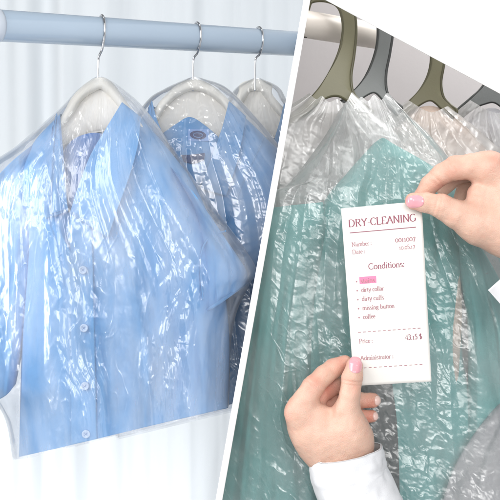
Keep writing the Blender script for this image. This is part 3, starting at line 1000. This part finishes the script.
# serif letters as pen strokes: (advance, strokes, serif feet)
G = {}
def g(ch, adv, strokes, serifs=()):
    G[ch] = (adv, strokes, serifs)
L = lambda *p: list(p)
g('D', .74, [L((.12, 0), (.12, .7)), L((.12, .7), (.30, .7)) + A(.30, .35, .34, .35, 90, -90) + L((.12, 0))], [(.12, 0), (.12, .7)])
g('R', .66, [L((.12, 0), (.12, .7)), L((.12, .7), (.30, .7)) + A(.30, .53, .21, .17, 90, -90) + L((.12, .36)), L((.30, .36), (.58, 0))], [(.12, 0), (.12, .7), (.58, 0)])
g('Y', .62, [L((.05, .7), (.31, .33)), L((.57, .7), (.31, .33)), L((.31, .33), (.31, 0))], [(.05, .7), (.57, .7), (.31, 0)])
g('-', .34, [L((.05, .25), (.29, .25))])
g('C', .66, [A(.37, .35, .31, .35, 40, 320, 26)], [])
g('L', .56, [L((.12, .7), (.12, 0)), L((.12, 0), (.50, 0), (.52, .14))], [(.12, .7), (.12, 0)])
g('E', .58, [L((.12, .7), (.12, 0)), L((.12, .7), (.48, .7), (.50, .58)), L((.12, .37), (.42, .37)), L((.12, 0), (.50, 0), (.53, .14))], [(.12, .7), (.12, 0)])
g('A', .68, [L((.05, 0), (.34, .7)), L((.34, .7), (.63, 0)), L((.17, .25), (.51, .25))], [(.05, 0), (.63, 0)])
g('N', .74, [L((.12, 0), (.12, .7)), L((.12, .7), (.62, 0)), L((.62, 0), (.62, .7))], [(.12, 0), (.62, .7), (.10, .7)])
g('I', .30, [L((.15, 0), (.15, .7))], [(.15, 0), (.15, .7)])
g('G', .72, [A(.37, .35, .31, .35, 45, 330, 26), L((.63, .30), (.63, .06))], [(.63, .30)])
g('P', .60, [L((.12, 0), (.12, .7)), L((.12, .7), (.30, .7)) + A(.30, .52, .22, .18, 90, -90) + L((.12, .34))], [(.12, 0), (.12, .7)])
g('a', .44, [A(.19, .34, .15, .11, 150, 0, 8) + L((.34, .06), (.40, .01)), A(.19, .13, .14, .13, 75, 330, 12)])
g('b', .50, [L((.10, .72), (.10, .02)), A(.26, .22, .17, .22, 150, -150, 20)], [])
g('c', .42, [A(.24, .22, .18, .22, 45, 315, 18)])
g('d', .50, [L((.40, .72), (.40, 0)), A(.24, .22, .17, .22, 30, 330, 20)], [])
g('e', .44, [L((.07, .25), (.39, .25)) + A(.24, .22, .17, .22, 12, 310, 20)])
g('f', .32, [A(.27, .60, .13, .12, 70, 180, 8) + L((.14, 0)), L((.03, .42), (.29, .42))], [(.14, 0)])
g('g', .46, [A(.21, .29, .14, .14, 0, 360, 18), A(.22, -.07, .18, .10, 0, 360, 18), L((.12, .17), (.12, .06), (.34, .03)), L((.33, .38), (.43, .42))])
g('i', .24, [L((.12, .44), (.12, 0)), A(.12, .62, .025, .025, 0, 330, 8)], [(.12, 0)])
g('l', .24, [L((.12, .72), (.12, 0))], [(.12, 0)])
g('m', .76, [L((.10, .44), (.10, 0)), A(.24, .28, .14, .15, 150, 0, 8) + L((.38, 0)), A(.52, .28, .14, .15, 150, 0, 8) + L((.66, 0))], [(.10, 0), (.38, 0), (.66, 0)])
g('n', .50, [L((.10, .44), (.10, 0)), A(.25, .28, .15, .15, 150, 0, 8) + L((.40, 0))], [(.10, 0), (.40, 0)])
g('o', .48, [A(.24, .22, .19, .22, 0, 360, 24)])
g('r', .34, [L((.10, .44), (.10, 0)), A(.24, .28, .14, .15, 160, 55, 7)], [(.10, 0)])
g('s', .36, [A(.18, .32, .12, .11, 40, 230, 9) + A(.18, .11, .13, .11, 60, -140, 10)])
g('t', .30, [L((.13, .58), (.13, .08)) + A(.20, .08, .07, .07, 190, 320, 6), L((.03, .42), (.27, .42))])
g('u', .50, [L((.10, .44), (.10, .15)) + A(.24, .15, .14, .14, 180, 330, 8), L((.40, .44), (.40, 0))], [(.42, 0)])
g('y', .46, [L((.05, .44), (.23, .02)), L((.41, .44), (.18, -.16), (.08, -.18))], [(.05, .44), (.41, .44)])
g(':', .22, [A(.11, .36, .03, .03, 0, 330, 8), A(.11, .05, .03, .03, 0, 330, 8)])
g('.', .22, [A(.11, .03, .03, .03, 0, 330, 8)])
g('0', .48, [A(.24, .24, .19, .24, 0, 360, 24)])
g('1', .34, [L((.06, .38), (.17, .48), (.17, 0))], [(.17, 0)])
g('7', .44, [L((.06, .46), (.40, .46)), L((.06, .50), (.40, .50)), L((.39, .48), (.17, -.12))])
g('5', .44, [L((.36, .70), (.12, .70), (.10, .40)) + A(.20, .22, .18, .22, 100, -140, 14)])
g('4', .48, [L((.34, 0), (.34, .70), (.05, .22), (.44, .22))])
g('3', .44, [A(.20, .54, .15, .16, 150, -80, 10) + A(.20, .20, .18, .20, 80, -150, 12)])
g('$', .46, [A(.23, .50, .15, .15, 40, 240, 9) + A(.23, .20, .16, .17, 60, -140, 10), L((.23, .76), (.23, -.06))])
g(' ', .26, [])
G['8'] = (.44, [A(.22, .52, .13, .15, 0, 360, 18), A(.22, .19, .16, .19, 0, 360, 18)], ())


class Ink:
    def __init__(self):
        self.V, self.F, self.n = [], [], 0

    def poly(self, pts):
        self.n += 1
        off = -.00012 - .0000015 * (self.n % 40)
        k = len(self.V)
        for (a, b) in pts:
            uu, vv2 = a / 80., b / 179.
            q = ticket_px(uu, vv2)
            self.V.append(P(q[0], q[1], float(ticket_d(uu, vv2)) + off))
        self.F.append(tuple(range(k, k + len(pts))))

    def stroke(self, pts, thick, thin, sz, x0, y0, slope):
        pts = np.array(pts, float)
        if len(pts) < 2:
            return
        tan = np.gradient(pts, axis=0)
        ln = np.linalg.norm(tan, axis=1, keepdims=True) + 1e-9
        tan = tan / ln
        nor = np.stack([-tan[:, 1], tan[:, 0]], -1)
        w = thin + (thick - thin) * np.abs(tan[:, 1]) ** 1.3
        a, b = pts + nor * w[:, None] / 2, pts - nor * w[:, None] / 2
        f = lambda q: (x0 + q[0] * sz, y0 - q[1] * sz + slope * q[0] * sz)
        for k in range(len(pts) - 1):
            self.poly([f(a[k]), f(b[k]), f(b[k + 1]), f(a[k + 1])])

    def text(self, s, x, y, sz, thick=.085, thin=.05, width=None, slope=0.):
        tot = sum(G[c][0] for c in s)
        kx = 1.
        if width:
            kx = width / (tot * sz)
        cx = x
        for c in s:
            adv, st, sf = G[c]
            yy = y + slope * (cx - x)
            for q in st:
                self.stroke([(a * kx, b) for a, b in q], thick, thin, sz, cx, yy, slope)
            for (a, b) in sf:
                self.stroke([(a * kx - .085, b), (a * kx + .085, b)], thin, thin * .9, sz, cx, yy, slope)
            cx += adv * sz * kx

    def build(self, name, mat, parent):
        return make(name, self.V, self.F, mat, parent, smooth=False)


# ticket coordinates: 80 wide, 179 high
i1 = Ink(); i1.text('DRY-CLEANING', 6.2, 19.3, 10.2, .12, .055, width=67.5); i1.build('heading', M['ink'], ticket)
i2 = Ink()
for a in range(0, 66, 3):
    i2.poly([(7 + a, 24.9), (7 + a, 25.7), (7 + min(a + 3, 66), 25.7), (7 + min(a + 3, 66), 24.9)])
i2.build('rule', M['ink'], ticket)
i3 = Ink()
i3.text('Number :', 8, 39.2, 6.0, .11, .08, width=20)
i3.build('field_name', M['ink_light'], ticket)
i3 = Ink()
i3.text('Date :', 8, 46.8, 6.0, .11, .07, width=13)
i3.build('field_name', M['ink_light'], ticket)
i4 = Ink()
i4.text('0011007', 51.5, 38.6, 7.4, .12, .075, width=20.5)
i4.build('field_value', M['ink_light'], ticket)
i4 = Ink()
i4.text('10.05.17', 55, 46.2, 6.0, .11, .07, width=16)
i4.build('field_value', M['ink_light'], ticket)
i5 = Ink(); i5.text('Conditions:', 23, 63.4, 8.4, .105, .06, width=36.5); i5.build('subheading', M['ink'], ticket)
ipk = Ink()
ipk.poly([(13.2, 70.2), (13.2, 77.3), (30.2, 77.3), (30.2, 70.2)]); hl = ipk.build('highlight', M['pink'], ticket)
i6 = Ink()
for k, w_ in enumerate(('stains', 'dirty collar', 'dirty cuffs', 'missing button', 'coffee')):
    yb = 76.2 + 9.05 * k
    wd_ = (14.6, 23, 22.5, 32.5, 12.5)[k]
    i6.text(w_, 14.2, yb, 6.2, .115, .07, width=wd_)
    i6.poly([(10.2 + .8 * math.cos(q), yb - 1.6 + .8 * math.sin(q)) for q in np.linspace(0, 2 * np.pi, 10, endpoint=False)])
i6.n = 0
i6.V = [np.array(q) + [0, -.00012, 0] for q in i6.V]
i6.build('condition_list', M['ink_light'], ticket)
for yy, x0_, x1_ in ((125.5, 8, 74), (161.5, 6, 74)):
    i7 = Ink()
    for k in range(13):
        x = x0_ + k * (x1_ - x0_) / 13
        i7.poly([(x, yy - .35), (x, yy + .35), (x + 2.9, yy + .35), (x + 2.9, yy - .35)])
    i7.build('dashed_line', M['ink_light'], ticket)
i8 = Ink(); i8.text('Price :', 8.5, 136.6, 6.2, .11, .07, width=14); i8.build('field_name', M['ink_light'], ticket); i8 = Ink(); i8.text('Administrator :', 8.5, 153.6, 6.2, .11, .07, width=34); i8.build('field_name', M['ink_light'], ticket)
i9 = Ink(); i9.text('43.15 $', 55.5, 136.2, 7.2, .10, .08, width=17.5); i9.build('price', M['ink'], ticket)


# ------------------------------------------------------------------ hands (signed distance field -> surface nets)
def cone_sdf(p, a, b, ra, rb):
    ba = b - a
    h = np.clip(((p - a) @ ba) / (ba @ ba), 0, 1)
    return np.linalg.norm(p - a - h[..., None] * ba, axis=-1) - (ra + (rb - ra) * h)


def smin(a, b, k):
    h = np.maximum(k - np.abs(a - b), 0) / k
    return np.minimum(a, b) - h * h * k * .25


def chain_sdf(p, pts, k=2.5):
    r = None
    for a, b in zip(pts[:-1], pts[1:]):
        d = cone_sdf(p, np.array(a[:3], float), np.array(b[:3], float), a[3], b[3])
        r = d if r is None else smin(r, d, k)
    return r


class Hand:
    """coordinates: photo px right, photo px down, px towards the viewer (1 px = .93 mm)"""
    def __init__(self, fingers, palm, kf=7., kp=12.):
        self.fingers, self.palm, self.kf, self.kp = fingers, palm, kf, kp

    def sdf(self, p):
        pl = None
        for ch in self.palm:
            d = chain_sdf(p, ch, 6.)
            pl = d if pl is None else smin(pl, d, self.kp)
        r = pl
        for f in self.fingers:
            df = chain_sdf(p, f['pts'])
            for (c, ax, amp, wd) in f.get('crease', ()):
                q = (p - np.array(c, float)) @ np.array(ax, float)
                near = np.exp(-(np.linalg.norm(p - np.array(c, float), axis=-1) / 14.) ** 2)
                df = df + amp * np.exp(-(q / wd) ** 2) * near
            r = np.minimum(r, smin(df, pl, f.get('k', self.kf)))
        x, y, z = p[..., 0], p[..., 1], p[..., 2]
        return r + .5 * vn(x / 11 + z / 17, y / 11 + z / 23, 900) + .2 * vn(x / 4.5 + z / 9, y / 4.5 - z / 7, 901)

    def mesh(self, lo, hi, h):
        ax = [np.arange(lo[k], hi[k] + h, h) for k in range(3)]
        gx, gy, gz = np.meshgrid(*ax, indexing='ij')
        D = np.empty(gx.shape, np.float32)
        for i in range(gx.shape[0]):
            D[i] = self.sdf(np.stack([gx[i], gy[i], gz[i]], -1))
        sg = D < 0
        c = np.zeros([n - 1 for n in D.shape], int)
        sl = lambda a, k: slice(k, a - 1 + k)
        nx, ny, nz = D.shape
        acc = np.zeros((nx - 1, ny - 1, nz - 1, 3)); cnt = np.zeros((nx - 1, ny - 1, nz - 1))
        cor = [(i, j, k) for i in (0, 1) for j in (0, 1) for k in (0, 1)]
        for a in cor:
            for b in cor:
                if sum(b) - sum(a) == 1 and all(y >= x for x, y in zip(a, b)):
                    da = D[sl(nx, a[0]), sl(ny, a[1]), sl(nz, a[2])]
                    db_ = D[sl(nx, b[0]), sl(ny, b[1]), sl(nz, b[2])]
                    cr = (da < 0) != (db_ < 0)
                    t = np.where(cr, da / np.where(cr, da - db_, 1), 0)
                    for q in range(3):
                        acc[..., q] += np.where(cr, a[q] + t * (b[q] - a[q]), 0)
                    cnt += cr
        act = cnt > 0
        idx = -np.ones(act.shape, int)
        idx[act] = np.arange(act.sum())
        ii = np.argwhere(act)
        V = np.array(lo) + (ii + acc[act] / cnt[act][:, None]) * h
        F = []
        for axis in range(3):
            o1, o2 = [(1, 2), (2, 0), (0, 1)][axis]
            s0 = [slice(None)] * 3; s1 = [slice(None)] * 3
            s0[axis] = slice(0, -1); s1[axis] = slice(1, None)
            A_, B_ = sg[tuple(s0)], sg[tuple(s1)]
            e = np.argwhere(A_ != B_)
            e = e[(e[:, o1] > 0) & (e[:, o2] > 0) & (e[:, o1] < D.shape[o1] - 1) & (e[:, o2] < D.shape[o2] - 1)]
            ins = sg[tuple(e.T)]
            def at(u_, w_):
                q = e.copy(); q[:, o1] -= u_; q[:, o2] -= w_
                return idx[tuple(q.T)]
            q = np.stack([at(1, 1), at(0, 1), at(0, 0), at(1, 0)], -1)
            q[~ins] = q[~ins][:, ::-1]
            F.append(q[(q >= 0).all(1)])
        return V, np.vstack(F)

    def front(self, x, y, z0=40., z1=-40.):
        """z of the surface seen from the front at (x,y)"""
        x, y = np.asarray(x, float), np.asarray(y, float)
        z = np.full(x.shape, z0)
        for _ in range(90):
            d = self.sdf(np.stack([x, y, z], -1))
            z = np.maximum(z - np.maximum(d, 0) * .8, z1 - 1)
            if (z < z1).all():
                break
        return np.maximum(z, z1)


def hp(V):
    V = np.asarray(V, float)
    d = TD - V[..., 2] * K * TD
    # pixel grid measured at the ticket's distance, so the hand keeps its true shape in depth
    return np.stack([(V[..., 0] - 250) * K * TD, d, CAMZ - (V[..., 1] - 250) * K * TD], -1)


person = thing('person', 'hands in white sleeves pinching the top right corner and lower left edge of the ticket', 'person', P(430, 480, 1.0))


def add_hand(H, lo, hi, label, flush, h=.8):
    V, F = H.mesh(lo, hi, h)
    o = make('hand', hp(V), F, M['skin'], person)
    o['label'] = label
    fl_ = np.zeros(len(V))
    for (c, r, a) in flush:
        fl_ = np.maximum(fl_, a * np.exp(-(np.linalg.norm(V - np.array(c, float), axis=1) / r) ** 2))
    at = o.data.attributes.new('flush', 'FLOAT', 'POINT')
    at.data.foreach_set('value', fl_.astype(np.float32))
    sm = o.modifiers.new('smooth', 'SMOOTH'); sm.factor = .5; sm.iterations = 2
    return o


def add_nail(H, hand, c, ax, ln, wd, mat, lift=1.0, tipround=2.6):
    """nail plate laid on the finger's front surface: c centre px, ax direction to the tip"""
    ax = np.array(ax, float); ax /= np.linalg.norm(ax)
    sd_ = np.array([-ax[1], ax[0]])
    r, th = np.meshgrid(np.linspace(0, 1, 14), np.linspace(0, 2 * np.pi, 48, endpoint=False), indexing='ij')
    ct, st = np.cos(th), np.sin(th)
    e = 2 / tipround
    a = r * np.sign(ct) * np.abs(ct) ** e * ln
    b = r * np.sign(st) * np.abs(st) ** e * wd
    x, y = c[0] + a * ax[0] + b * sd_[0], c[1] + a * ax[1] + b * sd_[1]
    z = H.front(x, y)
    zc = z[0, 0]
    z = np.maximum(z, zc - 9)
    z = z + lift * (1 - .75 * r ** 4)
    Vt = np.stack([x, y, z], -1).reshape(-1, 3)
    nr, nt_ = r.shape
    i = np.arange(nr * nt_).reshape(nr, nt_)
    j = np.roll(i, -1, axis=1)
    F = np.stack([i[:-1], j[:-1], j[1:], i[1:]], -1).reshape(-1, 4)
    Vb_ = Vt.copy(); Vb_[:, 2] -= 1.6
    nV_ = len(Vt)
    rim = np.stack([i[-1], j[-1], j[-1] + nV_, i[-1] + nV_], -1)
    make('nail', hp(np.vstack([Vt, Vb_])), np.vstack([F, F[:, ::-1] + nV_, rim]), M[mat], hand)


# upper hand: comes in from the right, thumb in front of the ticket, index behind
HU = Hand(
    fingers=[
        dict(pts=[(412, 201.5, 9, 8.2), (424, 202.8, 11, 9.8), (438, 206.5, 13, 12), (454, 215, 12, 14.2), (476, 224, 8, 20)], k=10.,
             crease=[((433, 201, 22), (.97, .2, 0), .8, 1.0), ((437, 203, 22), (.97, .2, 0), .5, .9)]),
        dict(pts=[(421, 199, -9.5, 8), (431, 184, -6, 9.6), (441, 175, -1, 10.4), (454, 168.5, 4, 12), (470, 167, 8, 12.6), (487, 168.5, 9, 15.8)], k=8.,
             crease=[((451, 170, 14), (.85, -.5, 0), .9, 1.1), ((436, 180, 4), (.7, -.7, 0), .6, 1.0)]),
        dict(pts=[(450, 186, -34, 8), (462, 173, -22, 9.5), (482, 168, -10, 11.5), (500, 174, -4, 15)], k=6.),
        dict(pts=[(470, 198, -44, 8), (476, 180, -38, 9), (494, 174, -26, 11), (508, 182, -16, 15)], k=6.),
        dict(pts=[(488, 208, -50, 7), (490, 192, -46, 8), (504, 188, -38, 9.5), (514, 196, -26, 13)], k=6.),
    ],
    palm=[
        [(487, 169, 8, 15.5), (512, 188, 4, 22), (545, 208, -2, 30)],
        [(476, 223, 8, 19), (505, 229, 4, 28), (550, 236, -4, 33)],
        [(479, 196, 5, 13.5), (515, 206, 0, 30), (560, 218, -6, 36)],
        [(505, 190, -14, 18), (545, 214, -14, 32), (600, 232, -12, 33)],
        [(550, 222, -8, 33), (640, 246, -14, 33)],
    ], kf=7, kp=10)
hu = add_hand(HU, (396, 138, -64), (610, 288, 44), 'hand entering from the right, thumb pressed on the top right ticket corner',
              [((420, 200, -8), 14, .7), ((452, 168, 10), 12, .55), ((487, 160, 20), 14, .45), ((407, 203, 8), 12, .6), ((462, 190, -4), 14, .8), ((435, 200, 20), 10, .25), ((440, 185, 0), 10, .6)])
add_nail(HU, hu, (412.3, 202.3), (-1, .08), 8.0, 6.2, 'nail', lift=.9)

# lower hand: comes up from below, thumb in front, index behind, two fingertips showing at the right
HL = Hand(
    fingers=[
        dict(pts=[(353.5, 364.8, 9, 8.4), (351, 376, 11, 10.2), (348.5, 393, 13, 10.2), (346, 408, 12, 13), (348, 430, 8, 20)], k=9.,
             crease=[((351, 379, 22), (.1, -1, 0), .8, 1.0), ((350.5, 382.5, 22), (.1, -1, 0), .5, .9)]),
        dict(pts=[(346, 364, -9.5, 7.8), (334, 369, -6, 9.4), (324, 376, -1, 10.2), (313, 386, 5, 11), (306, 398, 6, 12), (300, 411, 5, 14.5)], k=7.,
             crease=[((313, 384, 14), (.65, -.75, 0), .9, 1.1)]),
        dict(pts=[(352, 386, -20, 7.8), (337, 388, -19, 8.8), (321, 396, -12, 10), (308, 414, -4, 14)], k=6.),
        dict(pts=[(375.5, 402.8, -15, 7.2), (360, 403, -19, 8.2), (338, 407, -22, 9), (318, 420, -10, 14)], k=5.,
             crease=[((362, 403, -12), (1, 0, 0), .6, 1.0)]),
        dict(pts=[(374.5, 419, -15, 6.2), (360, 420, -20, 7.4), (342, 422, -24, 8.4), (326, 430, -14, 13)], k=5.),
    ],
    palm=[
        [(300, 412, 4, 14.5), (312, 432, 0, 20), (340, 462, -6, 24)],
        [(348, 428, 8, 19), (350, 440, 4, 22.5), (348, 464, -4, 24)],
        [(320, 416, 4, 13), (330, 436, 2, 22), (344, 464, -6, 24)],
        [(303, 424, -6, 14), (318, 445, -8, 19), (342, 468, -10, 24)],
        [(345, 460, -6, 24), (358, 500, -10, 21), (372, 560, -16, 22)],
    ], kf=6, kp=10)
hl_ = add_hand(HL, (272, 344, -58), (412, 560, 44), 'hand reaching up from below, thumb pressed on the lower left ticket edge',
               [((353, 357, 6), 12, .6), ((313, 380, 10), 14, .5), ((340, 364, -6), 14, .7), ((328, 392, -8), 14, .9), ((374, 405, -12), 12, .8), ((374, 420, -12), 12, .8), ((292, 406, 8), 14, .5), ((350, 380, 20), 10, .25)])
add_nail(HL, hl_, (354, 363.2), (.05, -1), 7.4, 6.6, 'nail', lift=.9)
add_nail(HL, hl_, (379.0, 402.2), (1, -.05), 3.4, 4.8, 'nail_bare', lift=.7)
add_nail(HL, hl_, (377.2, 418.2), (1, -.1), 3.0, 4.2, 'nail_bare', lift=.7)


# sleeves
def sleeve_tube(axis, half_w, depth_r, mat, seed, name='sleeve', n=90, m=64):
    a = resample3(np.array(axis, float), n)
    w = np.interp(np.linspace(0, 1, n), np.linspace(0, 1, len(half_w)), half_w)
    tan = np.gradient(a, axis=0); tan /= np.linalg.norm(tan, axis=1)[:, None]
    Vs = []
    th = np.linspace(0, 2 * np.pi, m, endpoint=False)
    for layer in (0, 1):
        for k in range(n):
            sx = np.array([-tan[k][1], tan[k][0], 0]); sx /= np.linalg.norm(sx)
            nz = np.array([0, 0, 1.])
            tt = k / n
            wr = 1.6 * vn(th * 2.2, np.full_like(th, tt * 7), seed) + .9 * vn(th * 5, np.full_like(th, tt * 16), seed + 1) + 1.2 * np.sin(tt * 26 + 2 * np.sin(th)) * sstep(.25, .5, tt)
            rr = 1 - .05 * layer
            ring = a[k] + ((w[k] + wr) * rr * np.cos(th))[:, None] * sx + ((depth_r * w[k] + wr) * rr * np.sin(th))[:, None] * nz
            Vs.append(ring)
    V = np.vstack(Vs)
    i = np.arange(n * m).reshape(n, m); j = np.roll(i, -1, 1)
    F1 = np.stack([i[:-1], j[:-1], j[1:], i[1:]], -1).reshape(-1, 4)
    F = np.vstack([F1, F1[:, ::-1] + n * m, np.stack([i[0], j[0], j[0] + n * m, i[0] + n * m], -1)])
    return make(name, hp(V), F, M[mat], person)


sleeve_tube([(346, 453, -6), (351, 478, -8), (360, 502, -10), (372, 560, -14)], [37.5, 38, 43, 52], 1.08, 'white_cloth', 701)
# the upper arm's cuff lies just off the right edge; one corner of it shows
sleeve_tube([(520, 232, -8), (560, 240, -10), (640, 262, -14)], [36, 40, 44], .95, 'white_cloth', 711)
q = [(488, 290), (506, 274), (540, 290), (516, 322)]
X, s, t = coons([q[0], q[1]], [q[3], q[2]], [q[0], q[3]], [q[1], q[2]], 20, 20)
dd = TD - .004 + .010 * s + .006 * t + .003 * np.sin(3 * s + 2 * t)
shell('cuff', X, dd, dd + .002, M['white_cloth'], person)

# ------------------------------------------------------------------ light
W = bpy.data.worlds.new('World'); S.world = W; W.use_nodes = True
bg = W.node_tree.nodes['Background']
bg.inputs['Color'].default_value = (.93, .96, 1., 1)
bg.inputs['Strength'].default_value = .33


def area(name, loc, target, size, power, col=(1, 1, 1), sy=None):
    l = bpy.data.lights.new(name, 'AREA')
    l.energy = power; l.color = col; l.size = size
    if sy:
        l.shape = 'RECTANGLE'; l.size_y = sy
    o = bpy.data.objects.new(name, l); COL.objects.link(o)
    o.location = loc
    o.rotation_euler = (Vector(target) - Vector(loc)).to_track_quat('-Z', 'Y').to_euler()
    return o


area('key_lamp', (-1.05, .1, 2.05), (-.1, 1.35, 1.25), 1.1, 21.5, (1, .99, .97))
area('front_lamp', (.55, -.85, 1.55), (.16, 1.05, 1.22), 1.4, 17.5, (1, .985, .965), 1.0)
area('left_front_fill', (-.16, -.9, 1.62), (-.1, 1.45, 1.2), .8, 11, (1, .99, .98), .8)  # unseen fill added to lift the shaded blue shirts
area('bay_fill', (.42, 1.12, 1.80), (.18, 1.2, 1.2), .5, 3.7, (1, .985, .96), .25)  # added fill, hidden above the rail, to brighten wall, hangers and film
area('curtain_fill', (-.4, 1.5, 2.5), (-.3, 2.3, 1.2), .7, 1.2, (.95, .98, 1.), .3)  # unseen light added to brighten the curtain from above
area('curtain_low_fill', (-.35, 1.85, .36), (-.35, 2.32, .85), 1.0, 4.6, (1, 1, 1), .15)  # added below the frame to whiten the lower curtain
area('side_lamp', (-1.2, 1.0, 1.4), (-.1, 1.45, 1.2), .3, 9, (1, 1, 1), 1.0)

# ------------------------------------------------------------------ camera
cam = bpy.data.cameras.new('camera')
cam.sensor_width = 36
cam.lens = 72
cam.clip_start = .01; cam.clip_end = 50
co = bpy.data.objects.new('camera', cam); COL.objects.link(co)
co.location = (0, 0, CAMZ); co.rotation_euler = (math.pi / 2, 0, 0)
S.camera = co

S.render.engine = 'CYCLES'
S.cycles.transparent_max_bounces = 32
S.cycles.max_bounces = 7
S.cycles.diffuse_bounces = 3
S.cycles.glossy_bounces = 2
S.cycles.sample_clamp_indirect = 4
S.cycles.caustics_reflective = False
S.cycles.caustics_refractive = False
S.view_settings.view_transform = 'Standard'
S.view_settings.look = 'None'
S.view_settings.exposure = 0
